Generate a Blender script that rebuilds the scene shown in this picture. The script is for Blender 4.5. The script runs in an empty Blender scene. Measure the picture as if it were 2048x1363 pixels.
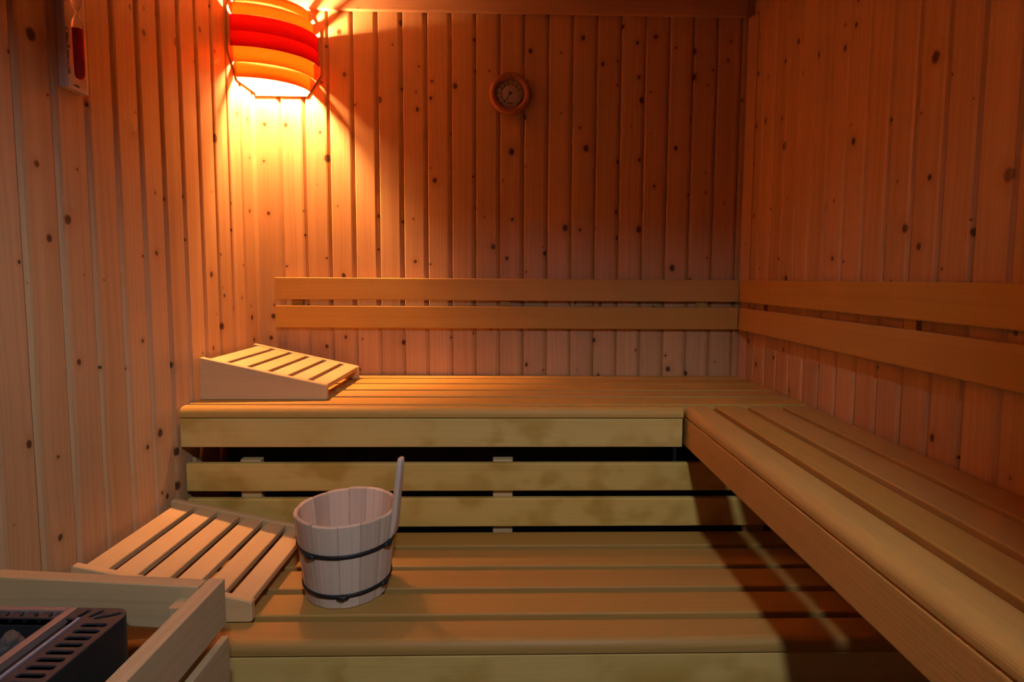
import bpy, bmesh, math, random
from mathutils import Vector, Matrix, noise
from mathutils.geometry import tessellate_polygon

random.seed(7)
scene = bpy.context.scene
COL = scene.collection

# ------------------------------------------------------------------ room
W = 2.0            # room width (x), back wall at y = 0
YF = -2.42         # front wall, behind the camera
ZC = 2.37          # ceiling
ZT = 0.825         # top of the upper benches
ZL = 0.4174        # top of the lower bench

# ------------------------------------------------------------------ mesh builder


class MB:
    def __init__(self):
        self.v, self.f, self.uv, self.sm = [], [], [], []

    def vert(self, p):
        self.v.append(tuple(p))
        return len(self.v) - 1

    def face(self, idx, uv=None, smooth=False):
        self.f.append(tuple(idx))
        self.uv.append(uv or [(0.0, 0.0)] * len(idx))
        self.sm.append(smooth)

    def build(self, name, mat, parent=None, M=None):
        me = bpy.data.meshes.new(name)
        vs = [tuple(M @ Vector(p)) for p in self.v] if M is not None else self.v
        me.from_pydata(vs, [], self.f)
        lay = me.uv_layers.new(name='UVMap')
        k = 0
        for fi, uvs in enumerate(self.uv):
            for c in uvs:
                lay.data[k].uv = c
                k += 1
        for p, s in zip(me.polygons, self.sm):
            p.use_smooth = s
        mats = mat if isinstance(mat, (list, tuple)) else [mat]
        for m in mats:
            me.materials.append(m)
        bm = bmesh.new()
        bm.from_mesh(me)
        bmesh.ops.recalc_face_normals(bm, faces=bm.faces)
        bm.to_mesh(me)
        bm.free()
        o = bpy.data.objects.new(name, me)
        COL.objects.link(o)
        if parent is not None:
            o.parent = parent
            o.matrix_parent_inverse = Matrix.Identity(4)
            o.location = -Vector(parent.location)
            if M is not None and parent.rotation_euler.z:
                pass
        return o

    # closed 2-D profile extruded along an axis ('x','y','z')
    def extrude(self, pts, axis, a0, a1, uid=None, smooth_from=None):
        if uid is None:
            uid = random.randint(1, 900)
        vo = random.uniform(0, 20)
        n = len(pts)
        per = [0.0]
        for i in range(n):
            a, b = pts[i], pts[(i + 1) % n]
            per.append(per[-1] + math.hypot(b[0] - a[0], b[1] - a[1]))

        def P(q, a):
            if axis == 'x':
                return (a, q[0], q[1])
            if axis == 'y':
                return (q[0], a, q[1])
            return (q[0], q[1], a)
        A = [self.vert(P(q, a0)) for q in pts]
        B = [self.vert(P(q, a1)) for q in pts]
        for i in range(n):
            j = (i + 1) % n
            u0, u1 = uid + 0.05 + per[i], uid + 0.05 + per[i + 1]
            self.face((A[i], A[j], B[j], B[i]),
                      [(u0, a0 + vo), (u1, a0 + vo), (u1, a1 + vo), (u0, a1 + vo)])
        cap = [(uid + 0.3 + q[0] % 0.3, vo + q[1] * 0.3) for q in pts]
        self.face(list(reversed(A)), list(reversed(cap)))
        self.face(B, cap)
        return self

    def box(self, x0, x1, y0, y1, z0, z1, axis='x', r=0.003, seg=2):
        if axis == 'x':
            self.extrude(rrect(y0, y1, z0, z1, r, seg), 'x', x0, x1)
        elif axis == 'y':
            self.extrude(rrect(x0, x1, z0, z1, r, seg), 'y', y0, y1)
        else:
            self.extrude(rrect(x0, x1, y0, y1, r, seg), 'z', z0, z1)
        return self

    # lathe of (r, z) profile around a vertical axis at (cx, cy)
    def lathe(self, prof, cx, cy, cz, n=32, M=None, smooth=True, closed=False):
        rings = []
        for r, z in prof:
            ring = []
            for i in range(n):
                t = 2 * math.pi * i / n
                p = Vector((r * math.cos(t), r * math.sin(t), z))
                if M is not None:
                    p = M @ p
                ring.append(self.vert((p.x + cx, p.y + cy, p.z + cz)))
            rings.append(ring)
        m = len(rings)
        for k in range(m if closed else m - 1):
            a, b = rings[k], rings[(k + 1) % m]
            for i in range(n):
                j = (i + 1) % n
                self.face((a[i], a[j], b[j], b[i]),
                          [(i / n, k / m), ((i + 1) / n, k / m), ((i + 1) / n, (k + 1) / m), (i / n, (k + 1) / m)], smooth)
        if not closed:
            if prof[0][0] > 1e-5:
                self.face(list(reversed(rings[0])))
            if prof[-1][0] > 1e-5:
                self.face(rings[-1])
        return self

    def tube(self, path, r, n=10, closed=False):
        """round tube along a path; r a number or a list of radii"""
        m = len(path)
        P = [Vector(p) for p in path]
        R = r if isinstance(r, (list, tuple)) else [r] * m
        rings = []
        for i in range(m):
            if closed:
                t = (P[(i + 1) % m] - P[i - 1]).normalized()
            else:
                t = (P[min(i + 1, m - 1)] - P[max(i - 1, 0)]).normalized()
            a = Vector((0, 0, 1)) if abs(t.z) < 0.9 else Vector((1, 0, 0))
            s = t.cross(a).normalized()
            u = s.cross(t)
            rings.append([self.vert(P[i] + R[i] * (math.cos(2 * math.pi * k / n) * s + math.sin(2 * math.pi * k / n) * u)) for k in range(n)])
        for i in range(m if closed else m - 1):
            a, b = rings[i], rings[(i + 1) % m]
            for k in range(n):
                j = (k + 1) % n
                self.face((a[k], a[j], b[j], b[k]), None, True)
        if not closed:
            self.face(list(reversed(rings[0])))
            self.face(rings[-1])
        return self

    # flat polygon with holes, extruded z0..z1
    def plate(self, outer, holes, z0, z1):
        loops = [outer] + holes
        flat = [q for l in loops for q in l]
        tris = tessellate_polygon([[Vector((q[0], q[1], 0)) for q in l] for l in loops])
        top = [self.vert((q[0], q[1], z1)) for q in flat]
        bot = [self.vert((q[0], q[1], z0)) for q in flat]
        for t in tris:
            self.face([top[i] for i in t])
            self.face([bot[i] for i in reversed(t)])
        k = 0
        for l in loops:
            n = len(l)
            for i in range(n):
                a, b = k + i, k + (i + 1) % n
                self.face((bot[a], bot[b], top[b], top[a]))
            k += n
        return self


def rrect(u0, u1, v0, v1, r=0.003, seg=2):
    """rounded rectangle; r = number or (lower-left, lower-right, upper-right, upper-left)"""
    rr = r if isinstance(r, (list, tuple)) else (r,) * 4
    sg = seg if isinstance(seg, (list, tuple)) else (seg,) * 4
    cs = [(u0 + rr[0], v0 + rr[0], math.pi), (u1 - rr[1], v0 + rr[1], 1.5 * math.pi),
          (u1 - rr[2], v1 - rr[2], 0.0), (u0 + rr[3], v1 - rr[3], 0.5 * math.pi)]
    out = []
    for (cx, cy, a0), q, s in zip(cs, rr, sg):
        for i in range(s + 1):
            a = a0 + 0.5 * math.pi * i / s
            out.append((cx + q * math.cos(a), cy + q * math.sin(a)))
    return out


def empty(name, loc, label, cat, group=None):
    o = bpy.data.objects.new(name, None)
    o.empty_display_size = 0.05
    COL.objects.link(o)
    o.location = loc
    o['label'] = label
    o['category'] = cat
    if group:
        o['group'] = group
    return o


def structure(o):
    o['kind'] = 'structure'
    return o

# ------------------------------------------------------------------ materials


def new_mat(name):
    m = bpy.data.materials.new(name)
    m.use_nodes = True
    nt = m.node_tree
    for n in list(nt.nodes):
        nt.nodes.remove(n)
    out = nt.nodes.new('ShaderNodeOutputMaterial')
    return m, nt, out


class N:
    """tiny node-graph helper"""

    def __init__(self, nt):
        self.nt = nt

    def node(self, t, **kw):
        n = self.nt.nodes.new(t)
        for k, v in kw.items():
            setattr(n, k, v)
        return n

    def put(self, sock, v):
        if hasattr(v, 'is_output'):
            self.nt.links.new(v, sock)
        else:
            sock.default_value = v

    def math(self, op, a, b=0.0, c=0.0, clamp=False):
        n = self.node('ShaderNodeMath', operation=op, use_clamp=clamp)
        self.put(n.inputs[0], a)
        self.put(n.inputs[1], b)
        self.put(n.inputs[2], c)
        return n.outputs[0]

    def comb(self, x, y, z):
        n = self.node('ShaderNodeCombineXYZ')
        for s, v in zip(n.inputs, (x, y, z)):
            self.put(s, v)
        return n.outputs[0]

    def noise(self, vec, scale=1.0, detail=3.0, rough=0.55, dist=0.0):
        n = self.node('ShaderNodeTexNoise')
        self.put(n.inputs['Vector'], vec)
        n.inputs['Scale'].default_value = scale
        n.inputs['Detail'].default_value = detail
        n.inputs['Roughness'].default_value = rough
        n.inputs['Distortion'].default_value = dist
        return n.outputs[0]

    def step(self, x, lo, hi):
        n = self.node('ShaderNodeMapRange', interpolation_type='SMOOTHSTEP')
        self.put(n.inputs['Value'], x)
        self.put(n.inputs['From Min'], lo)
        self.put(n.inputs['From Max'], hi)
        return n.outputs[0]

    def mix(self, fac, a, b, mode='MIX'):
        n = self.node('ShaderNodeMix', data_type='RGBA', blend_type=mode)
        self.put(n.inputs[0], fac)
        self.put(n.inputs[6], a)
        self.put(n.inputs[7], b)
        return n.outputs[2]


def c4(c):
    return (c[0], c[1], c[2], 1.0)


def wood(name, light, dark, knots=0.0, stain=0.0, stain_col=(0.36, 0.2, 0.05), rough=0.55, vary=0.12, grain=0.5, spec=0.25, line=26.0):
    """wood shader; UV = (board number + metres across, metres along the grain)"""
    m, nt, out = new_mat(name)
    g = N(nt)
    uvn = g.node('ShaderNodeUVMap', uv_map='UVMap')
    sep = g.node('ShaderNodeSeparateXYZ')
    nt.links.new(uvn.outputs[0], sep.inputs[0])
    U, V = sep.outputs[0], sep.outputs[1]
    bid = g.math('FLOOR', U)
    a = g.math('SUBTRACT', U, bid)
    wn = g.node('ShaderNodeTexWhiteNoise', noise_dimensions='1D')
    nt.links.new(bid, wn.inputs['W'])
    rs = g.node('ShaderNodeSeparateColor')
    nt.links.new(wn.outputs['Color'], rs.inputs[0])
    r1, r2, r3 = rs.outputs[0], rs.outputs[1], rs.outputs[2]
    off = g.math('MULTIPLY', bid, 7.31)
    # knots
    voff = g.math('MULTIPLY', r3, 9.0)
    kv = None
    if knots > 0:
        KS = 11.5
        wob = g.noise(g.comb(g.math('MULTIPLY', a, 90.0), g.math('MULTIPLY', V, 90.0), off), 1.0, 1.0)
        kx = g.math('ADD', g.math('MULTIPLY', a, KS), off)
        ky = g.math('MULTIPLY', g.math('ADD', V, voff), KS * 0.82)
        vo = g.node('ShaderNodeTexVoronoi', voronoi_dimensions='2D', feature='F1')
        nt.links.new(g.comb(kx, ky, 0.0), vo.inputs['Vector'])
        vo.inputs['Scale'].default_value = 1.0
        vo.inputs['Randomness'].default_value = 1.0
        kc = g.node('ShaderNodeSeparateColor')
        nt.links.new(vo.outputs['Color'], kc.inputs[0])
        rad = g.math('MULTIPLY', g.math('SUBTRACT', kc.outputs[0], 1.0 - knots), 0.205 / knots)   # <0: no knot
        rad = g.math('MULTIPLY', rad, g.math('ADD', g.math('MULTIPLY', kc.outputs[1], 0.9), 0.25))
        dist = g.math('ADD', vo.outputs['Distance'], g.math('MULTIPLY', g.math('SUBTRACT', wob, 0.5), 0.05))
        core = g.math('SUBTRACT', 1.0, g.step(dist, g.math('MULTIPLY', rad, 0.45), g.math('ADD', rad, 0.004)))
        core = g.math('MULTIPLY', core, g.math('GREATER_THAN', rad, 0.008))
        halo = g.math('SUBTRACT', 1.0, g.step(dist, rad, g.math('MULTIPLY', rad, 3.2)))
        halo = g.math('MULTIPLY', halo, g.math('GREATER_THAN', rad, 0.008))
        bend = g.math('MULTIPLY', halo, 0.006)
    else:
        bend = 0.0
    # year rings seen as lines along the grain
    wav = g.noise(g.comb(g.math('MULTIPLY', a, 5.0), g.math('MULTIPLY', V, 0.8), off), 1.0, 2.0)
    ac = g.math('ADD', g.math('ADD', a, bend), g.math('MULTIPLY', wav, 0.09))
    rings = g.noise(g.comb(g.math('MULTIPLY', ac, line * 5), g.math('MULTIPLY', V, 0.35), off), 1.0, 2.0, 0.6)
    fine = g.noise(g.comb(g.math('MULTIPLY', a, 700.0), g.math('MULTIPLY', V, 9.0), off), 1.0, 2.0, 0.6)
    broad = g.noise(g.comb(g.math('MULTIPLY', a, 14.0), g.math('MULTIPLY', V, 0.9), off), 1.0, 2.0)
    f = g.math('ADD', g.math('MULTIPLY', g.step(rings, 0.35, 0.7), 0.55), g.math('MULTIPLY', g.step(fine, 0.3, 0.75), 0.2))
    f = g.math('ADD', f, g.math('MULTIPLY', g.step(broad, 0.3, 0.7), 0.3))
    f = g.math('MULTIPLY', f, grain, clamp=True)
    colr = g.mix(f, c4(light), c4(dark))
    # each board its own shade
    hsv = g.node('ShaderNodeHueSaturation')
    nt.links.new(colr, hsv.inputs['Color'])
    g.put(hsv.inputs['Value'], g.math('ADD', 1.0 - vary * 0.5, g.math('MULTIPLY', r1, vary)))
    g.put(hsv.inputs['Saturation'], g.math('ADD', 0.975, g.math('MULTIPLY', r2, 0.05)))
    colr = hsv.outputs[0]
    if stain > 0:
        s1 = g.noise(g.comb(g.math('MULTIPLY', a, 9.0), g.math('MULTIPLY', V, 6.0), off), 1.0, 2.5, 0.55, 0.1)
        s2 = g.noise(g.comb(g.math('MULTIPLY', a, 3.0), g.math('MULTIPLY', V, 1.6), off), 1.0, 1.0)
        st = g.math('MULTIPLY', g.step(s1, 0.45, 0.66), g.step(s2, 0.32, 0.55))
        colr = g.mix(g.math('MULTIPLY', st, stain), colr, c4(stain_col))
    if knots > 0:
        colr = g.mix(g.math('MULTIPLY', halo, 0.28), colr, (0.40, 0.17, 0.05, 1))
        colr = g.mix(g.math('MULTIPLY', core, 0.95), colr, (0.062, 0.019, 0.007, 1))
    b = g.node('ShaderNodeBsdfPrincipled')
    nt.links.new(colr, b.inputs['Base Color'])
    b.inputs['Roughness'].default_value = rough
    b.inputs['Specular IOR Level'].default_value = spec
    bp = g.node('ShaderNodeBump')
    bp.inputs['Strength'].default_value = 0.12
    bp.inputs['Distance'].default_value = 0.002
    nt.links.new(f, bp.inputs['Height'])
    nt.links.new(bp.outputs[0], b.inputs['Normal'])
    nt.links.new(b.outputs[0], out.inputs[0])
    return m


def plain(name, col, rough=0.5, metal=0.0, spec=0.5, vary=0.0, scale=40.0, bump=0.0):
    m, nt, out = new_mat(name)
    g = N(nt)
    b = g.node('ShaderNodeBsdfPrincipled')
    tc = g.node('ShaderNodeTexCoord')
    nz = g.noise(tc.outputs['Object'], scale, 4.0)
    lo = tuple(x * (1 - vary) for x in col)
    hi = tuple(min(1, x * (1 + vary)) for x in col)
    nt.links.new(g.mix(nz, c4(lo), c4(hi)), b.inputs['Base Color'])
    b.inputs['Roughness'].default_value = rough
    b.inputs['Metallic'].default_value = metal
    b.inputs['Specular IOR Level'].default_value = spec
    if bump:
        bp = g.node('ShaderNodeBump')
        bp.inputs['Strength'].default_value = bump
        bp.inputs['Distance'].default_value = 0.004
        nt.links.new(nz, bp.inputs['Height'])
        nt.links.new(bp.outputs[0], b.inputs['Normal'])
    nt.links.new(b.outputs[0], out.inputs[0])
    return m


def veneer(name, refl, trans, fac):
    """thin wood veneer that lets lamp light through"""
    m, nt, out = new_mat(name)
    g = N(nt)
    uvn = g.node('ShaderNodeUVMap', uv_map='UVMap')
    mp = g.node('ShaderNodeMapping')
    mp.inputs['Scale'].default_value = (3.0, 300.0, 1.0)
    nt.links.new(uvn.outputs[0], mp.inputs[0])
    nz = g.noise(mp.outputs[0], 1.0, 3.0)
    d = g.node('ShaderNodeBsdfDiffuse')
    t = g.node('ShaderNodeBsdfTranslucent')
    nt.links.new(g.mix(nz, c4(tuple(x * 0.85 for x in refl)), c4(refl)), d.inputs[0])
    nt.links.new(g.mix(nz, c4(tuple(x * 0.85 for x in trans)), c4(trans)), t.inputs[0])
    mx = g.node('ShaderNodeMixShader')
    mx.inputs[0].default_value = fac
    nt.links.new(d.outputs[0], mx.inputs[1])
    nt.links.new(t.outputs[0], mx.inputs[2])
    nt.links.new(mx.outputs[0], out.inputs[0])
    return m


def glow(name, col, strength):
    m, nt, out = new_mat(name)
    e = nt.nodes.new('ShaderNodeEmission')
    e.inputs[0].default_value = c4(col)
    e.inputs[1].default_value = strength
    nt.links.new(e.outputs[0], out.inputs[0])
    return m


def glass(name):
    m, nt, out = new_mat(name)
    b = nt.nodes.new('ShaderNodeBsdfGlass')
    b.inputs['Roughness'].default_value = 0.0
    b.inputs['IOR'].default_value = 1.45
    t = nt.nodes.new('ShaderNodeBsdfTransparent')
    mx = nt.nodes.new('ShaderNodeMixShader')
    mx.inputs[0].default_value = 0.45
    nt.links.new(t.outputs[0], mx.inputs[1])
    nt.links.new(b.outputs[0], mx.inputs[2])
    nt.links.new(mx.outputs[0], out.inputs[0])
    return m


PINE = wood('pine_panelling', (0.59, 0.355, 0.165), (0.45, 0.24, 0.095), knots=0.62, rough=0.42, spec=0.45, vary=0.18, grain=0.8)
PINE_TRIM = wood('pine_trim', (0.54, 0.32, 0.17), (0.41, 0.22, 0.10), knots=0.2, rough=0.5, vary=0.08, grain=0.7)
BENCH = wood('aspen_bench', (0.54, 0.305, 0.070), (0.43, 0.22, 0.041), stain=0.16, rough=0.55, vary=0.12, grain=0.55)
BENCH_STAINED = wood('stained_aspen', (0.68, 0.44, 0.12), (0.56, 0.335, 0.075), stain=0.6, stain_col=(0.38, 0.19, 0.015), rough=0.55, vary=0.1, grain=0.6)
BENCH_DARK = wood('dark_aspen', (0.43, 0.235, 0.055), (0.34, 0.165, 0.032), stain=0.2, rough=0.5, vary=0.12, grain=0.6)  # darker aspen tone for the lower seat and nosing
REST = wood('pale_aspen', (0.60, 0.40, 0.185), (0.51, 0.31, 0.125), stain=0.1, rough=0.55, vary=0.1, grain=0.45)
STAVE = wood('bucket_pine', (0.64, 0.49, 0.36), (0.50, 0.35, 0.235), knots=0.12, stain=0.25, stain_col=(0.35, 0.22, 0.13), rough=0.65, vary=0.42, grain=0.7)
GUARD = wood('guard_aspen', (0.50, 0.345, 0.175), (0.40, 0.255, 0.115), knots=0.1, stain=0.2, rough=0.6, vary=0.1, grain=0.65)
FLOOR = plain('stone_floor', (0.10, 0.09, 0.085), 0.6, vary=0.3, scale=12)
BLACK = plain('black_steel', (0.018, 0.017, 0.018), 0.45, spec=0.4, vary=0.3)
DARKPLATE = plain('dark_enamel', (0.038, 0.033, 0.035), 0.5, spec=0.4, vary=0.2)
STEEL = plain('brushed_steel', (0.36, 0.40, 0.50), 0.6, metal=0.7, vary=0.15)
FLANGE = plain('worn_steel', (0.33, 0.24, 0.2), 0.5, metal=0.5, vary=0.15)
STONE = plain('heater_stone', (0.12, 0.095, 0.075), 0.85, vary=0.6, scale=25, bump=0.8)
HOOP = plain('black_hoop', (0.012, 0.010, 0.012), 0.5, spec=0.4)
VEN = veneer('orange_veneer', (0.75, 0.36, 0.12), (0.95, 0.33, 0.065), 0.58)
RED = veneer('red_veneer', (0.62, 0.02, 0.015), (0.45, 0.018, 0.022), 0.13)
BULB = glow('warm_bulb', (1.0, 0.45, 0.18), 11500.0)
DIAL = plain('cream_dial', (0.50, 0.42, 0.36), 0.5, vary=0.06)
INK = plain('black_ink', (0.01, 0.008, 0.008), 0.6)
BOARD_WHITE = plain('pale_timer_board', (0.66, 0.52, 0.42), 0.5, vary=0.06)
GLASS = glass('clear_glass')
SAND = plain('red_sand', (0.60, 0.022, 0.026), 0.8, vary=0.15, scale=600)
RIMWOOD = wood('brown_ring', (0.34, 0.13, 0.055), (0.22, 0.08, 0.03), rough=0.4, vary=0.05, grain=0.8)

# ------------------------------------------------------------------ panelled walls


def panel_wall(name, s0, s1, pitch, phase, place, z0, z1):
    """boards with a wide sloped edge and a narrow step; s = distance along the wall,
    place(s, depth, z) -> point, depth measured into the wall"""
    mb = MB()
    slope, dep, ge = 0.0180, 0.0090, 0.0018
    seams = []
    k = math.floor((s0 - phase) / pitch) - 1
    while phase + k * pitch < s1 + pitch:
        seams.append((k, phase + k * pitch))
        k += 1
    prof = []   # (s, depth, board id)
    for k, s in seams:
        a = s - pitch
        prof += [(a + 0.0004, dep * 0.85, k), (a + 0.0040, dep * 0.12, k), (a + 0.0052, 0.0, k), (s - slope, 0.0, k),
                 (s - slope * 0.62, dep * 0.18, k), (s - 0.001, dep, k), (s, dep + 0.004, k)]
    pts = [q for q in prof if s0 - 1e-6 <= q[0] <= s1 + 1e-6]
    if pts[0][0] > s0:
        pts.insert(0, (s0, 0.0, pts[0][2]))
    if pts[-1][0] < s1:
        pts.append((s1, 0.0, pts[-1][2]))
    pts = [(s, 0.0 if s < s0 + 0.008 else d, k) for s, d, k in pts]
    A = [mb.vert(place(s, d, z0)) for s, d, k in pts]
    B = [mb.vert(place(s, d, z1)) for s, d, k in pts]
    for i in range(len(pts) - 1):
        k = pts[i + 1][2]
        base = phase + (k - 1) * pitch
        u0 = 100 + k + min(0.98, max(0.001, pts[i][0] - base))
        u1 = 100 + k + min(0.98, max(0.001, pts[i + 1][0] - base))
        mb.face((A[i], A[i + 1], B[i + 1], B[i]), [(u0, z0), (u1, z0), (u1, z1), (u0, z1)])
    # solid back
    n = len(pts)
    bs = [mb.vert(place(s, 0.05, z)) for s, z in ((s0, z0), (s1, z0), (s1, z1), (s0, z1))]
    mb.face(tuple(reversed(bs)))
    mb.face([bs[0]] + [bs[1]] + list(reversed(A)))
    mb.face([bs[3]] + B + [bs[2]])
    mb.face((bs[0], A[0], B[0], bs[3]))
    mb.face((bs[1], bs[2], B[-1], A[-1]))
    return structure(mb.build(name, PINE))


panel_wall('wall_back', 0.0, W, 0.098, 0.0, lambda s, d, z: (s, d, z), 0.0, ZC)
panel_wall('wall_left', 0.0, -YF, 0.0965, 0.0305, lambda s, d, z: (-d, -s, z), 0.0, ZC)
panel_wall('wall_right', 0.0, -YF, 0.0922, 0.031, lambda s, d, z: (W + d, -s, z), 0.0, ZC)

fl = MB().box(-0.06, W + 0.06, YF - 0.9, 0.06, -0.06, 0.0, 'x', 0.001)
structure(fl.build('floor', FLOOR))
ce = MB()
for i in range(21):
    ce.box(-0.05 + i * 0.1, 0.049 + i * 0.1, YF, 0.05, ZC, ZC + 0.02, 'y', 0.003)
structure(ce.build('ceiling', PINE_TRIM))
# front wall with the doorway the photograph is taken from
fw = MB()
DX0, DX1, DZ = 0.45, 1.39, 2.145
fw.box(-0.05, DX0, YF - 0.06, YF, 0.0, ZC, 'z', 0.002)
fw.box(DX1, W + 0.05, YF - 0.06, YF, 0.0, ZC, 'z', 0.002)
fw.box(DX0, DX1, YF - 0.06, YF, DZ, ZC, 'x', 0.002)
structure(fw.build('wall_front', PINE_TRIM))

# cornice along the top of the back wall and the corner strip
t1 = MB().box(0.0, 1.965, -0.022, 0.0, 2.279, ZC, 'x', (0.002, 0.002, 0.002, 0.002))
structure(t1.build('trim_1', PINE_TRIM))
t2 = MB().extrude([(1.982, 0.0), (2.0, 0.0), (2.0, -0.055), (1.997, -0.057), (1.98, -0.004)], 'z', ZT, 2.279)
structure(t2.build('trim_2', PINE_TRIM))

# ------------------------------------------------------------------ benches


def front_slat_prof(f, b, zb, zt, r, sign=1):
    """rounded nose at coordinate f, back edge at b (f < b)"""
    return rrect(f, b, zb, zt, (0.003, 0.003, 0.003, r), (2, 2, 2, 10))


# upper bench along the back wall
bench = empty('bench', (1.0, -0.3, 0.0), 'upper wooden slatted bench running along the back wall below the backrest', 'bench')
seat = MB()
edges = [(-0.064, -0.006), (-0.179, -0.085), (-0.298, -0.199), (-0.415, -0.320), (-0.5315, -0.436)]
for y0, y1 in edges:
    seat.box(0.004, W - 0.004, y0, y1, ZT - 0.028, ZT, 'x', 0.0025, 3)
seat.build('seat', BENCH, bench)
nose = MB()
nose.extrude(front_slat_prof(-0.588, -0.5475, ZT - 0.032, ZT, 0.024), 'x', 0.004, 1.574)
nose.build('nosing', BENCH, bench)
fas = MB().box(0.006, 1.572, -0.586, -0.562, 0.699, ZT - 0.0345, 'x', 0.004, 3)
fas.build('front_board', BENCH_STAINED, bench)
fr = MB()
for x in (0.012, 0.98, 1.94):
    fr.box(x, x + 0.045, -0.545, -0.006, ZT - 0.085, ZT - 0.0285, 'y', 0.003)
for x in (0.012, 1.94):
    fr.box(x, x + 0.045, -0.06, -0.012, 0.0, ZT - 0.085, 'z', 0.003)
fr.box(0.06, 1.57, -0.556, -0.52, ZT - 0.085, ZT - 0.034, 'x', 0.003)
fr.build('frame', GUARD, bench)

# upper bench along the right wall
XR = 1.5845
rb = empty('bench', (1.8, -1.4, 0.0), 'upper wooden slatted bench running along the right wall towards the viewer', 'bench')
seat = MB()
for x0, x1 in ((1.684, 1.769), (1.793, 1.883), (1.905, 1.993)):
    seat.box(x0, x1, -2.40, -0.557, ZT - 0.028, ZT, 'y', 0.004, 3)
seat.build('seat', BENCH, rb)
nose = MB().extrude(front_slat_prof(XR, 1.660, ZT - 0.034, ZT, 0.027), 'y', -2.40, -0.556)
nose.build('nosing', BENCH, rb)
MB().box(XR, XR + 0.024, -2.40, -0.558, 0.699, ZT - 0.0355, 'y', 0.004, 3).build('front_board', BENCH, rb)
fr = MB()
for y in (-0.66, -1.5, -2.33):
    fr.box(XR + 0.03, 1.995, y, y + 0.045, ZT - 0.085, ZT - 0.0285, 'x', 0.003)
fr.box(1.95, 1.993, -2.33, -0.63, ZT - 0.125, ZT - 0.085, 'y', 0.003)
fr.box(1.93, 1.98, -2.33, -2.285, 0.0, ZT - 0.085, 'z', 0.003)
fr.build('frame', GUARD, rb)

# lower bench
lb = empty('bench', (1.0, -0.8, 0.0), 'lower wooden slatted bench that the bucket stands on', 'bench')
seat = MB()
for y0, y1 in ((-0.661, -0.570), (-0.780, -0.683), (-0.890, -0.800), (-1.004, -0.914)):
    seat.box(0.004, W - 0.004, y0, y1, ZL - 0.028, ZL, 'x', 0.005, 3)
seat.build('seat', BENCH_DARK, lb)
nose = MB().extrude(front_slat_prof(-1.108, -1.028, ZL - 0.031, ZL, 0.020), 'x', 0.004, W - 0.004)
nose.build('nosing', BENCH_DARK, lb)
MB().box(0.006, W - 0.006, -1.104, -1.080, 0.288, ZL - 0.0335, 'x', 0.004, 3).build('front_board', BENCH_STAINED, lb)
fr = MB()
for x in (0.012, 0.98, 1.94):
    fr.box(x, x + 0.045, -1.075, -0.575, ZL - 0.085, ZL - 0.0285, 'y', 0.003)
    fr.box(x, x + 0.045, -1.075, -1.035, 0.0, ZL - 0.085, 'z', 0.003)
    fr.box(x, x + 0.045, -0.68, -0.64, 0.0, ZL - 0.085, 'z', 0.003)
fr.box(0.02, 1.98, -0.68, -0.64, ZL - 0.13, ZL - 0.085, 'x', 0.003)
fr.build('frame', GUARD, lb)

# boards closing the space below the upper bench
sk = empty('bench_skirt', (1.0, -0.56, 0.0), 'pair of horizontal boards between the upper and lower bench, behind the bucket', 'bench skirt')
MB().box(0.010, W - 0.006, -0.5705, -0.549, 0.5512, 0.6424, 'x', 0.005, 3).build('board', BENCH_STAINED, sk)
MB().box(0.010, W - 0.006, -0.5705, -0.549, 0.4335, 0.5275, 'x', 0.005, 3).build('board', BENCH_STAINED, sk)
MB().box(0.062, 1.93, -0.425, -0.410, 0.02, 0.738, 'x', 0.002).build('shade_panel', BLACK, sk)['label'] = 'added black panel that darkens the space behind the boards'  # added black sheet, stands in for the deep shade under the bench
for x0 in (0.167, 0.972, 1.80):
    MB().box(x0, x0 + 0.064, -0.5485, -0.522, 0.0, 0.6475, 'z', 0.003).build('batten', REST, sk)

# ------------------------------------------------------------------ backrests
bb = empty('backrest', (1.0, 0.0, 1.02), 'two-board wooden backrest fixed to the back wall', 'backrest')
for z0, z1 in ((1.0231, 1.1139), (1.1382, 1.2277)):
    MB().box(0.071, 1.968, -0.0305, -0.0125, z0, z1, 'x', 0.003).build('board', BENCH, bb)
for x0 in (0.13, 0.98, 1.80):
    MB().box(x0, x0 + 0.045, -0.0122, 0.0, 1.04, 1.21, 'z', 0.002).build('batten', BENCH, bb)
br = empty('backrest', (2.0, -1.2, 1.02), 'two-board wooden backrest fixed to the right wall', 'backrest')
for z0, z1 in ((1.0231, 1.1139), (1.1382, 1.2277)):
    MB().box(1.9695, 1.9875, -2.39, -0.034, z0, z1, 'y', 0.003).build('board', BENCH, br)
for y0 in (-0.215, -1.005, -1.80):
    MB().box(1.9878, 2.0, y0, y0 + 0.04, 1.04, 1.21, 'z', 0.002).build('batten', BENCH, br)

# ------------------------------------------------------------------ wedge headrests


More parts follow.
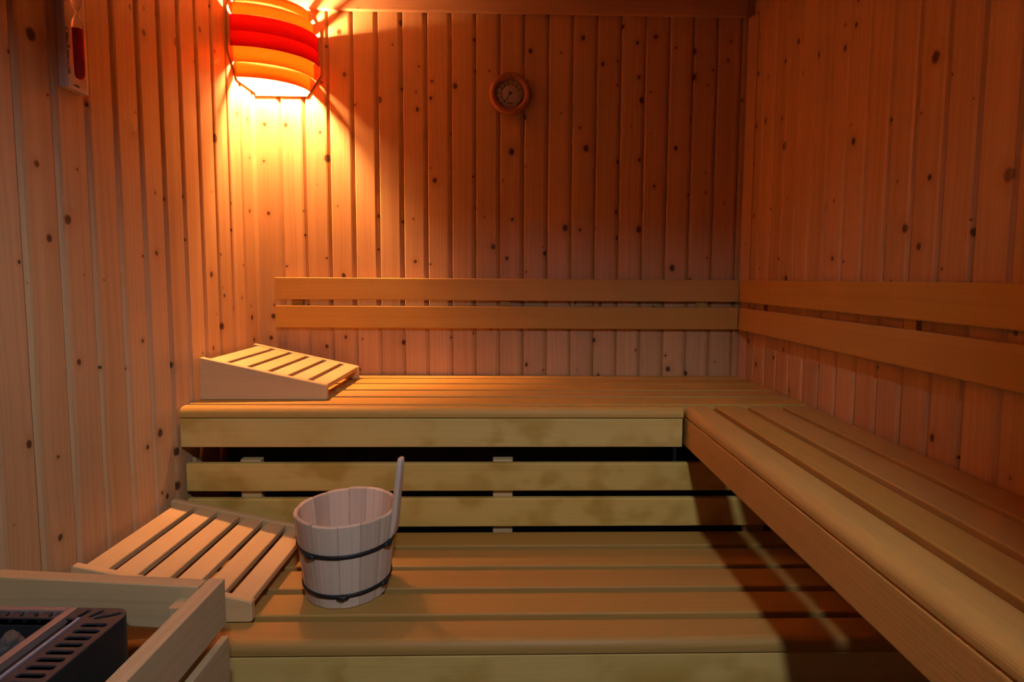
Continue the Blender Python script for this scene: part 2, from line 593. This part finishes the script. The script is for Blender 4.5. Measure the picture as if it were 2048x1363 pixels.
def headrest(x0, y0, z0, label):
    """high end at x0, slopes down to the right; y0 = front"""
    L, D, H1, H2, T = 0.414, 0.396, 0.140, 0.051, 0.019
    root = empty('headrest', (x0 + L / 2, y0 + D / 2, z0), label, 'headrest', 'wedge headrests on the benches')

    def top(x):
        return H1 + (H2 - H1) * x / L
    for ya, yb in ((0.0, T), (D - T, D)):
        mb = MB()
        pts = [(0.002, 0.0), (L - 0.002, 0.0), (L, 0.002), (L, H2 - 0.005), (L - 0.004, H2 - 0.0005), (0.006, H1 - 0.0008), (0.002, H1 - 0.003), (0.0, H1 - 0.007), (0.0, 0.002)]
        b = 0.0025
        cx, cz = L * 0.5, 0.05
        ins = [(cx + (p[0] - cx) * (1 - b / 0.2), p[1] - (b if p[1] > 0.03 else -b * 0.5)) for p in pts]
        uid, vo = random.randint(1, 900), random.uniform(0, 20)
        rings = []
        for q, yy in ((ins, ya), (pts, ya + b), (pts, yb - b), (ins, yb)):
            rings.append([mb.vert((x0 + p[0], y0 + yy, z0 + p[1])) for p in q])
        n = len(pts)

        def uv(i):
            return (uid + 0.05 + mb.v[i][2] - z0 + mb.v[i][1] - y0 - ya, vo + mb.v[i][0])
        for k in range(3):
            for i in range(n):
                j = (i + 1) % n
                f = (rings[k][i], rings[k][j], rings[k + 1][j], rings[k + 1][i])
                mb.face(f, [uv(q) for q in f])
        mb.face(list(reversed(rings[0])), [uv(q) for q in reversed(rings[0])])
        mb.face(rings[3], [uv(q) for q in rings[3]])
        mb.build('side_board', REST, root)
    slope = math.atan2(H2 - H1, L)
    sl = MB()
    ns, gap, start = 6, 0.0155, 0.020
    sw = (L - 0.004 - start - (ns - 1) * gap) / ns
    ca, sa = math.cos(slope), math.sin(slope)
    for i in range(ns):
        xa = start + i * (sw + gap)
        prof = []
        for u, v in rrect(0, sw, -0.020, -0.004, 0.0025, 2):
            prof.append((x0 + xa + u * ca - v * sa * 0, z0 + top(xa) + u * sa + v))
        sl.extrude(prof, 'y', y0 + T + 0.0004, y0 + D - T - 0.0004)
    sl.build('slatted_top', REST, root)
    st = MB()
    st.box(x0 + 0.012, x0 + 0.034, y0 + T + 0.0003, y0 + D - T - 0.0003, z0 + 0.06, z0 + top(0.034) - 0.021, 'y', 0.002)
    st.build('stretcher', REST, root)
    return root


headrest(0.0075, -0.478, ZT + 0.0006, 'wooden wedge headrest on the left end of the upper bench')
headrest(0.0065, -1.030, ZL + 0.0006, 'wooden wedge headrest on the lower bench behind the heater guard')

# ------------------------------------------------------------------ bucket
BX, BY, BZ = 0.602, -0.877, ZL + 0.0008
bk = empty('bucket', (BX, BY, BZ), 'pale wooden stave bucket with black hoops and one long upright handle', 'bucket')
RB, RT, HB, TH = 0.1055, 0.1300, 0.218, 0.0105


def brad(z):
    return RB + (RT - RB) * z / HB


mb = MB()
NS = 13
cuts = [0.0]
for i in range(NS):
    cuts.append(cuts[-1] + random.uniform(0.75, 1.25))
cuts = [c / cuts[-1] * 2 * math.pi + 0.35 for c in cuts]
for i in range(NS):
    a0, a1 = cuts[i] + 0.004, cuts[i + 1] - 0.004
    uid, vo = 200 + i * 3, random.uniform(0, 20)
    h = HB + random.uniform(-0.002, 0.002)
    dr = random.uniform(-0.0006, 0.0006)
    m = 5
    cols = []
    for k in range(m + 1):
        t = k / m
        a = a0 + (a1 - a0) * t
        e = -0.0012 if k in (0, m) else 0.0
        ca, sa = math.cos(a), math.sin(a)

        def pt(r, z):
            return mb.vert((BX + r * ca, BY + r * sa, BZ + z))
        col = [pt(brad(0.0) + dr + e - 0.002, 0.0), pt(brad(0.002) + dr + e, 0.002)]
        col += [pt(brad(h * q) + dr + e, h * q) for q in (0.33, 0.66)]
        col += [pt(brad(h - 0.003) + dr + e, h - 0.003), pt(brad(h) + dr + e - 0.003, h), pt(brad(h) + dr - TH + 0.003, h),
                pt(brad(h - 0.003) + dr - TH, h - 0.003), pt(brad(0.022) - TH, 0.022), pt(brad(0.0) - TH, 0.0)]
        cols.append(col)
    nq = len(cols[0])
    for k in range(m):
        for q in range(nq):
            r_ = (q + 1) % nq
            f = (cols[k][q], cols[k + 1][q], cols[k + 1][r_], cols[k][r_])
            us = [uid + 0.1 + (k + d) * 0.01 for d in (0, 1, 1, 0)]
            mb.face(f, [(u, vo + mb.v[i_][2] + (0.3 if 5 < q < 9 else 0)) for u, i_ in zip(us, f)])
    mb.face([c for c in cols[0]], [(uid + 0.2, vo)] * nq)
    mb.face([c for c in reversed(cols[m])], [(uid + 0.2, vo)] * nq)
mb.build('staves', STAVE, bk)
MB().lathe([(0.0, 0.012), (brad(0.02) - TH + 0.002, 0.012), (brad(0.02) - TH + 0.002, 0.022), (0.0, 0.022)], BX, BY, BZ, 32, smooth=False).build('bottom', STAVE, bk)
# the one long stave that is the handle
ang = math.radians(-14)
rad_, tan_ = Vector((math.cos(ang), math.sin(ang), 0)), Vector((-math.sin(ang), math.cos(ang), 0))
hb = MB()
sect = []
for z, w, t, ro in ((0.145, 0.010, 0.003, 0.0005), (0.150, 0.0115, 0.008, 0.0008), (0.165, 0.0125, 0.0135, 0.001), (0.200, 0.012, 0.0155, 0.001), (0.235, 0.0115, 0.0155, 0.0005),
                    (0.290, 0.0105, 0.0145, 0.001), (0.335, 0.0098, 0.013, 0.002), (0.352, 0.0095, 0.012, 0.0025), (0.3575, 0.0075, 0.009, 0.0035)):
    r0 = brad(z) + ro
    ring = []
    w *= 1.22
    for (u, v) in rrect(-w, w, 0.0, t, min(w, t) * 0.38, 3):
        p = Vector((BX, BY, BZ)) + tan_ * u + rad_ * (r0 + v) + Vector((0, 0, z))
        ring.append(hb.vert(p))
    sect.append(ring)
for k in range(len(sect) - 1):
    n = len(sect[k])
    for i in range(n):
        j = (i + 1) % n
        hb.face((sect[k][i], sect[k][j], sect[k + 1][j], sect[k + 1][i]), [(333.1 + i * 0.004, hb.v[q][2]) for q in (sect[k][i], sect[k][j], sect[k + 1][j], sect[k + 1][i])], True)
hb.face(list(reversed(sect[0])), [(333.1, 0)] * n)
hb.face(sect[-1], [(333.1, 0)] * n)
hb.build('handle', STAVE, bk)
for z, clasps in ((0.1385, (-118, -22)), (0.034, (-80, -22))):
    r = brad(z) + 0.0012
    hp = MB()
    path = [(BX + r * math.cos(t), BY + r * math.sin(t), BZ + z) for t in [2 * math.pi * i / 72 for i in range(72)]]
    # flat iron hoop
    rings = []
    for i in range(72):
        t = 2 * math.pi * i / 72
        rings.append([hp.vert((BX + (brad(z + dz) + dr) * math.cos(t), BY + (brad(z + dz) + dr) * math.sin(t), BZ + z + dz))
                      for dr, dz in ((0.0003, -0.0052), (0.0032, -0.0045), (0.0042, 0.0), (0.0032, 0.0045), (0.0003, 0.0052))])
    for i in range(72):
        a, b = rings[i], rings[(i + 1) % 72]
        for q in range(5):
            hp.face((a[q], b[q], b[(q + 1) % 5], a[(q + 1) % 5]), None, True)
    ho = hp.build('hoop', HOOP, bk)
    for c in clasps:
        t = math.radians(c)
        cm = MB()
        for dt, dz, q in ((-0.055, 0.001, 0.0058), (0.0, -0.0015, 0.0072), (0.05, 0.001, 0.0058)):
            a = t + dt
            bm_ = [(0.0, -q), (q * 0.7, -q * 0.7), (q, 0.0), (q * 0.7, q * 0.7), (0.0, q)]
            cm.lathe(bm_, BX + (r + 0.004) * math.cos(a), BY + (r + 0.004) * math.sin(a), BZ + z + dz, 10)
        cm.tube([(BX + (r + 0.0045) * math.cos(t + d), BY + (r + 0.0045) * math.sin(t + d), BZ + z - 0.001) for d in (-0.13, -0.06, 0.0, 0.06, 0.13)], [0.003, 0.0055, 0.0062, 0.0055, 0.003], 8)
        co = cm.build('clasp', HOOP, None)
        co.parent = ho
        co.location = (0, 0, 0)

# ------------------------------------------------------------------ corner lamp
LZ = 2.118
lamp = empty('wall_lamp', (0.0, 0.0, 1.95), 'corner sauna lamp with curved orange veneer bands and a red middle band', 'lamp')


def lamp_board(ext, cut, hh, vcut):
    return [(0.004, -hh), (cut, -hh), (ext, -vcut), (ext, vcut), (cut, hh), (0.004, hh)]


mb = MB()
mb.extrude([(-a, LZ + b) for a, b in lamp_board(0.212, 0.150, 0.160, 0.078)], 'x', 0.0008, 0.0060)
mb.build('back_board', VEN if False else PINE_TRIM, lamp)
mb = MB()
mb.extrude([(a + 0.0021, LZ + b) for a, b in lamp_board(0.264, 0.208, 0.170, 0.087)], 'y', -0.0060, -0.0008)
mb.build('back_board', PINE_TRIM, lamp)


def band(name, ax, ay, z0, z1, mat, t=0.0018, label=None):
    mb = MB()
    n = 40
    x0, y0 = 0.0062, -0.0062
    rows = []
    ln = 0.0
    prev = None
    for i in range(n + 1):
        a = 0.5 * math.pi * i / n
        # from the left wall (y = -ay) round to the back wall (x = ax)
        p = Vector((x0 + (ax - x0) * math.sin(a), y0 - (ay + y0) * math.cos(a), 0))
        q = Vector((x0 + (ax - x0 - t) * math.sin(a), y0 - (ay + y0 - t) * math.cos(a), 0))
        if prev is not None:
            ln += (p - prev).length
        prev = p
        rows.append((ln, [mb.vert((p.x, p.y, z0)), mb.vert((p.x, p.y, z1)), mb.vert((q.x, q.y, z1)), mb.vert((q.x, q.y, z0))]))
    for i in range(n):
        l0, a = rows[i]
        l1, b = rows[i + 1]
        for q in range(4):
            r = (q + 1) % 4
            v0, v1 = (0, 0.05) if q == 0 else ((0.05, 0.05) if q == 1 else (0.05, 0))
            mb.face((a[q], b[q], b[r], a[r]), [(l0, v0), (l1, v0), (l1, v1), (l0, v1)], q in (0, 2))
    mb.face(rows[0][1])
    mb.face(list(reversed(rows[-1][1])))
    o = mb.build('band', mat, lamp)
    if label:
        o['label'] = label
    return o


band('b', 0.223, 0.165, LZ - 0.153, LZ - 0.0905, VEN)
band('b', 0.239, 0.180, LZ - 0.103, LZ - 0.0405, VEN)
band('b', 0.258, 0.195, LZ - 0.0535, LZ - 0.0005, RED, label='red veneer band')
band('b', 0.2565, 0.1935, LZ - 0.001, LZ + 0.0575, RED, label='red veneer band')
band('b', 0.239, 0.180, LZ + 0.0602, LZ + 0.106, VEN)
band('b', 0.223, 0.165, LZ + 0.1088, LZ + 0.152, VEN)
LBX, LBY, LBZ = 0.098, -0.082, LZ - 0.002
MB().lathe([(0.0, -0.050), (0.004, -0.049), (0.010, -0.042), (0.0145, -0.030), (0.0165, -0.014), (0.0165, 0.012), (0.0150, 0.030), (0.0130, 0.044), (0.0, 0.045)], LBX, LBY, LBZ, 24).build('bulb', BULB, lamp)
sk_ = MB().lathe([(0.0, 0.046), (0.018, 0.046), (0.018, 0.085), (0.0, 0.085)], LBX, LBY, LBZ, 20)
sk_.tube([(LBX, LBY, LBZ + 0.07), (LBX - 0.03, LBY + 0.025, LBZ + 0.07), (0.012, -0.014, LBZ + 0.07)], 0.006, 8)
sk_.build('socket', DIAL, lamp)

# ------------------------------------------------------------------ round thermometer
TX, TZ = 1.021, 1.9665
th = empty('thermometer', (TX, 0.0, TZ), 'small round wood-rimmed thermometer high on the back wall', 'thermometer')
Mx = Matrix.Rotation(math.radians(90), 4, 'X')      # z axis -> -y


def disc(prof, n=48):
    return MB().lathe(prof, TX, -0.0005, TZ, n, Mx)


disc([(0.060, 0.0), (0.080, 0.0), (0.0835, 0.004), (0.0835, 0.017), (0.081, 0.024), (0.075, 0.0285), (0.068, 0.029), (0.061, 0.026), (0.0575, 0.021), (0.0575, 0.006)], 56).build('rim', RIMWOOD, th)
disc([(0.0, 0.004), (0.0573, 0.004), (0.0573, 0.015), (0.0, 0.015)]).build('dial', DIAL, th)


def ink_quad(mb, cx, cz, ang, w, h, d=0.0158):
    """small flat dark mark of real thickness on the dial"""
    ca, sa = math.cos(ang), math.sin(ang)
    c = [(cx + ca * u - sa * v, cz + sa * u + ca * v) for u, v in ((-w, -h), (w, -h), (w, h), (-w, h))]
    pts_f = [mb.vert((x, -0.0005 - d, z)) for x, z in c]
    pts_b = [mb.vert((x, -0.0005 - d + 0.0012, z)) for x, z in c]
    mb.face(pts_f)
    mb.face(list(reversed(pts_b)))
    for i in range(4):
        j = (i + 1) % 4
        mb.face((pts_f[i], pts_b[i], pts_b[j], pts_f[j]))


sc = MB()
for i in range(11):
    a = math.radians(228 - i * 25.5)
    ink_quad(sc, TX + 0.0495 * math.cos(a), TZ + 0.0495 * math.sin(a), a, 0.0045, 0.0011)
    if i < 9:
        for s in (-1, 1):
            b = a + s * 0.075
            ink_quad(sc, TX + 0.037 * math.cos(b), TZ + 0.037 * math.sin(b), 0.15 * s, 0.0013, 0.0040)
ink_quad(sc, TX - 0.004, TZ - 0.037, 0, 0.0085, 0.0014)
ink_quad(sc, TX + 0.006, TZ - 0.037, 0.1, 0.0035, 0.0016)
for i in range(12):
    a = math.radians(-12 - i * 4.0)
    ink_quad(sc, TX + 0.0515 * math.cos(a), TZ + 0.0515 * math.sin(a), a, 0.0022, 0.0021)
sc.build('scale_marks', INK, th)
pt_ = MB()
a = math.radians(238)
ink_quad(pt_, TX + 0.016 * math.cos(a), TZ + 0.016 * math.sin(a), a, 0.026, 0.0009, 0.0172)
ink_quad(pt_, TX - 0.001, TZ + 0.004, math.radians(118), 0.0085, 0.0016, 0.0172)
ink_quad(pt_, TX, TZ, math.radians(28), 0.0085, 0.0013, 0.0172)
pt_.build('pointer', INK, th)

# ------------------------------------------------------------------ sand timer on the left wall
ST_Y0, ST_Y1, ST_Z0, ST_Z1 = -0.9765, -0.9095, 1.657, 1.992
SY, SX, SZ = -0.960, 0.0375, 1.8245
st = empty('sand_timer', (0.0, SY, ST_Z0), 'sand timer with red sand on a pale board on the left wall', 'sand timer')
mb = MB().box(0.0008, 0.020, ST_Y0, ST_Y1, ST_Z0, ST_Z1, 'z', (0.001, 0.005, 0.005, 0.001), 3)
mb.build('backboard', BOARD_WHITE, st)
GR = 0.0118
half = [(0.003, 0.0), (0.0035, 0.004), (0.007, 0.010), (0.0102, 0.018), (GR, 0.028), (GR, 0.130), (0.0109, 0.138), (0.0085, 0.1445), (0.004, 0.1475), (0.0, 0.148)]
prof = [(r, -z) for r, z in reversed(half)] + half[1:]
MB().lathe(prof, SX, SY, SZ, 28).build('glass_bulb', GLASS, st)
sand = MB().lathe([(0.0, -0.1465), (0.004, -0.146), (0.0078, -0.1432), (0.0102, -0.137), (0.0109, -0.129), (0.0109, -0.036), (0.006, -0.0345), (0.0, -0.033)], SX, SY, SZ, 24)
sand.build('red_sand', SAND, st)


def tbox(mb, yc, z0, z1, w):
    mb.box(0.0198, 0.0206, yc - w / 2, yc + w / 2, z0, z1, 'z', 0.0001, 1)


for yc in (-0.9685, -0.9235):
    for z0, z1, w in ((1.757, 1.779, 0.0062), (1.720, 1.741, 0.0046), (1.688, 1.703, 0.0018)):
        tm = MB()
        tbox(tm, yc, z0, z1, w)
        tm.build('scale_bar', INK, st)


def lettering(txt, y, z, size, name='lettering'):
    cu = bpy.data.curves.new(name, 'FONT')
    cu.body = txt
    cu.size = size
    cu.align_x = 'CENTER'
    cu.extrude = 0.0003
    cu.materials.append(INK)
    tmp = bpy.data.objects.new('lettering_curve', cu)
    COL.objects.link(tmp)
    bpy.context.view_layer.update()
    me = bpy.data.meshes.new_from_object(tmp.evaluated_get(bpy.context.evaluated_depsgraph_get()))
    bpy.data.objects.remove(tmp)
    o = bpy.data.objects.new(name, me)
    COL.objects.link(o)
    o.parent = st
    o.rotation_euler = (math.radians(90), 0, math.radians(90))
    o.location = Vector((0.0204, y, z)) - Vector(st.location)
    return o


for yc in (-0.9685, -0.9235):
    for tx, z in (('15', 1.7825), ('10', 1.7445), ('5', 1.708)):
        lettering(tx, yc, z, 0.0105)
lettering('min', -0.948, 1.664, 0.011)

# ------------------------------------------------------------------ heater guard
gd = empty('heater_guard', (0.48, -1.6, 0.0), 'wooden guard rail of flat boards around the black heater', 'guard rail')
ZG0, ZG1 = 0.575, 0.6655
GX0, GX1 = 0.4635, 0.4935
MB().box(GX0, GX1, -2.30, -1.279, ZG0, ZG1, 'y', 0.002).build('board', GUARD, gd)
MB().box(GX0, GX1, -2.30, -1.272, 0.456, 0.548, 'y', 0.002).build('board', GUARD, gd)
Rz = Matrix.Translation((0.46, -1.3085, 0)) @ Matrix.Rotation(math.radians(-5.6), 4, 'Z') @ Matrix.Translation((-0.46, 1.3085, 0))
MB().box(0.0145, 0.4605, -1.3085, -1.281, ZG0 + 0.008, ZG1, 'x', 0.002).build('board', GUARD, gd, Rz)
MB().box(0.427, 0.4630, -1.3430, -1.3095, 0.0, 0.647, 'z', 0.002).build('post', GUARD, gd)
MB().box(0.427, 0.4630, -2.29, -2.255, 0.0, 0.647, 'z', 0.002).build('post', GUARD, gd)
MB().box(0.0012, 0.0118, -1.29, -1.225, 0.52, 0.68, 'z', 0.002).build('wall_cleat', GUARD, gd)

# ------------------------------------------------------------------ heater
HZ = 0.650
ht = empty('sauna_heater', (0.2, -1.6, 0.0), 'black electric sauna heater with stones inside the wooden guard', 'heater')
HX1, HY1, HY0, HX0 = 0.3705, -1.347, -1.86, 0.055
RC = 0.026
RzH = Matrix.Translation((HX1, HY1, 0)) @ Matrix.Rotation(math.radians(-2.0), 4, 'Z') @ Matrix.Translation((-HX1, -HY1, 0))


def outline(x0, x1, y0, y1, r, n=8):
    return rrect(x0, x1, y0, y1, r, n)


body = MB()
o_ = outline(HX0, HX1, HY0, HY1, RC)
i_ = outline(HX0 + 0.004, HX1 - 0.004, HY0 + 0.004, HY1 - 0.004, RC - 0.004)
body.plate(o_, [i_], 0.16, HZ - 0.0035)
body.plate(outline(HX0 + 0.0045, HX1 - 0.0045, HY0 + 0.0045, HY1 - 0.0045, RC - 0.005), [], 0.16, 0.175)
for fx in (HX0 + 0.04, HX1 - 0.04):
    for fy in (HY0 + 0.04, HY1 - 0.04):
        body.lathe([(0.014, 0.0), (0.014, 0.159)], fx, fy, 0.0, 14)
body.build('casing', BLACK, ht, RzH)


def stadium(cx, cy, lx, w, ang=0.0, n=6):
    out = []
    for s, a0 in ((1, -90), (-1, 90)):
        for i in range(n + 1):
            a = math.radians(a0 + 180 * i / n)
            out.append((s * (lx / 2 - w / 2) + w / 2 * math.cos(a), w / 2 * math.sin(a)))
    ca, sa = math.cos(ang), math.sin(ang)
    return [(cx + ca * x - sa * y, cy + sa * x + ca * y) for x, y in out]


BX0, BX1, BY1_, BY0_ = 0.105, 0.281, -1.349, -1.810     # stone basket opening
holes = [outline(BX0, 0.302, BY0_, HY1 - 0.030, 0.004, 2)]
for k in range(26):
    y = HY1 - 0.047 - k * 0.0167
    holes.append(stadium(0.3385, y, 0.043, 0.0098))
holes.append(stadium(0.342, HY1 - 0.0215, 0.040, 0.0085, math.radians(24)))
for x, an in ((0.318, 58), (0.296, 74), (0.27, 90), (0.245, 90), (0.22, 90), (0.195, 90), (0.17, 90), (0.145, 90), (0.12, 90)):
    holes.append(stadium(x, HY1 - 0.0155 - (0.001 if an < 70 else 0), 0.022, 0.0085, math.radians(an)))
tp = MB().plate(o_, holes, HZ - 0.003, HZ)
tp.build('slotted_top', DARKPLATE, ht, RzH)
# basket walls: raised worn flange and a bright steel strip
MB().box(0.262, 0.276, BY0_, HY1 - 0.006, HZ - 0.010, HZ + 0.004, 'y', 0.001).box(BX0, 0.2615, HY1 - 0.014, HY1 - 0.004, HZ - 0.010, HZ + 0.004, 'x', 0.001).build('basket_flange', FLANGE, ht, RzH)
MB().box(0.2985, 0.3035, BY0_, HY1 - 0.032, HZ - 0.004, HZ + 0.0035, 'y', 0.001).build('steel_strip', STEEL, ht, RzH)
bs = MB()
bs.box(0.276, 0.2985, BY0_, HY1 - 0.033, HZ - 0.012, HZ - 0.0095, 'y', 0.0005)
bs.box(0.262, 0.265, BY0_, HY1 - 0.016, 0.40, HZ - 0.0105, 'y', 0.0005)
bs.box(BX0 + 0.001, BX0 + 0.004, BY0_, HY1 - 0.033, 0.40, HZ - 0.004, 'y', 0.0005)
bs.box(BX0 + 0.004, 0.262, HY1 - 0.036, HY1 - 0.033, 0.40, HZ - 0.0105, 'x', 0.0005)
bs.box(BX0 + 0.004, 0.262, BY0_ + 0.001, BY0_ + 0.004, 0.40, HZ - 0.0105, 'x', 0.0005)
bs.box(BX0 + 0.004, 0.262, BY0_ + 0.004, HY1 - 0.036, 0.5535, 0.5565, 'x', 0.0005)
bs.build('basket', BLACK, ht, RzH)

# stones: each its own lump
smesh = []
for k in range(5):
    bm = bmesh.new()
    bmesh.ops.create_icosphere(bm, subdivisions=3, radius=1.0)
    for v in bm.verts:
        d = v.co.normalized()
        s = 0.80 + 0.32 * noise.noise(d * 1.3 + Vector((k * 9.1, 3.3, 0))) + 0.14 * noise.noise(d * 3.1 + Vector((0, k * 5.7, 1)))
        v.co = d * s
    me = bpy.data.meshes.new('heater_stone')
    bm.to_mesh(me)
    bm.free()
    for p in me.polygons:
        p.use_smooth = (k % 2 == 0)
    me.materials.append(STONE)
    smesh.append(me)
n = 0
for layer in range(2):
    for iy in range(8):
        for ix in range(3):
            o = bpy.data.objects.new('heater_stone', smesh[n % 5])
            COL.objects.link(o)
            o.location = RzH @ Vector((0.1390 + ix * 0.0430 + random.uniform(-.004, .004), -1.425 - iy * 0.050 + random.uniform(-.004, .004), HZ - 0.064 + layer * 0.046 + random.uniform(-.004, .004)))
            s = random.uniform(0.0215, 0.0240)
            o.scale = (s, s * random.uniform(0.9, 1.05), s * random.uniform(0.8, 0.95))
            o.rotation_euler = (random.uniform(0, 6), random.uniform(0, 6), random.uniform(0, 6))
            o['label'] = 'rough dark stone lying in the heater basket'
            o['category'] = 'stone'
            o['group'] = 'stones in the sauna heater'
            n += 1

# ------------------------------------------------------------------ light
# lamp of the hall outside the doorway behind the camera
ld = bpy.data.lights.new('hall_light', 'POINT')
ld.energy = 98.0
ld.color = (0.73, 0.83, 1.0)
ld.shadow_soft_size = 0.07
lo = bpy.data.objects.new('hall_light', ld)
COL.objects.link(lo)
lo.location = (1.265, -2.80, 2.30)

w = bpy.data.worlds.new('World')
scene.world = w
w.use_nodes = True
w.node_tree.nodes['Background'].inputs[0].default_value = (0.5, 0.6, 0.8, 1)
w.node_tree.nodes['Background'].inputs[1].default_value = 0.02

# ------------------------------------------------------------------ camera
F = 1100.0
cx, cy, cz, pitch, yaw, roll = 1.0279, -2.2832, 1.23, 0.0759, 0.0232, 0.0066
PX, PY = 23.333, -41.766
c, s = math.cos(yaw), math.sin(yaw)
fwd = Vector((s * math.cos(pitch), c * math.cos(pitch), -math.sin(pitch)))
rt = Vector((c, -s, 0.0))
up = rt.cross(fwd)
cr, sr = math.cos(roll), math.sin(roll)
r2 = cr * rt + sr * up
u2 = -sr * rt + cr * up
cam = bpy.data.cameras.new('camera')
co = bpy.data.objects.new('camera', cam)
COL.objects.link(co)
M = Matrix.Identity(4)
for i in range(3):
    M[i][0], M[i][1], M[i][2] = r2[i], u2[i], -fwd[i]
M.translation = Vector((cx, cy, cz))
co.matrix_world = M
cam.sensor_fit = 'HORIZONTAL'
cam.sensor_width = 36.0
cam.lens = F / 2048.0 * 36.0
cam.shift_x = -PX / 2048.0
cam.shift_y = PY / 2048.0
cam.clip_start = 0.02
scene.camera = co

vs = scene.view_settings
vs.view_transform = 'Standard'
vs.look = 'None'
vs.exposure = 0.16
vs.gamma = 1.0
vs.use_curve_mapping = False
scene.cycles.use_denoising = True
scene.cycles.max_bounces = 10
scene.cycles.diffuse_bounces = 8
scene.cycles.transmission_bounces = 8
scene.cycles.sample_clamp_indirect = 6.0
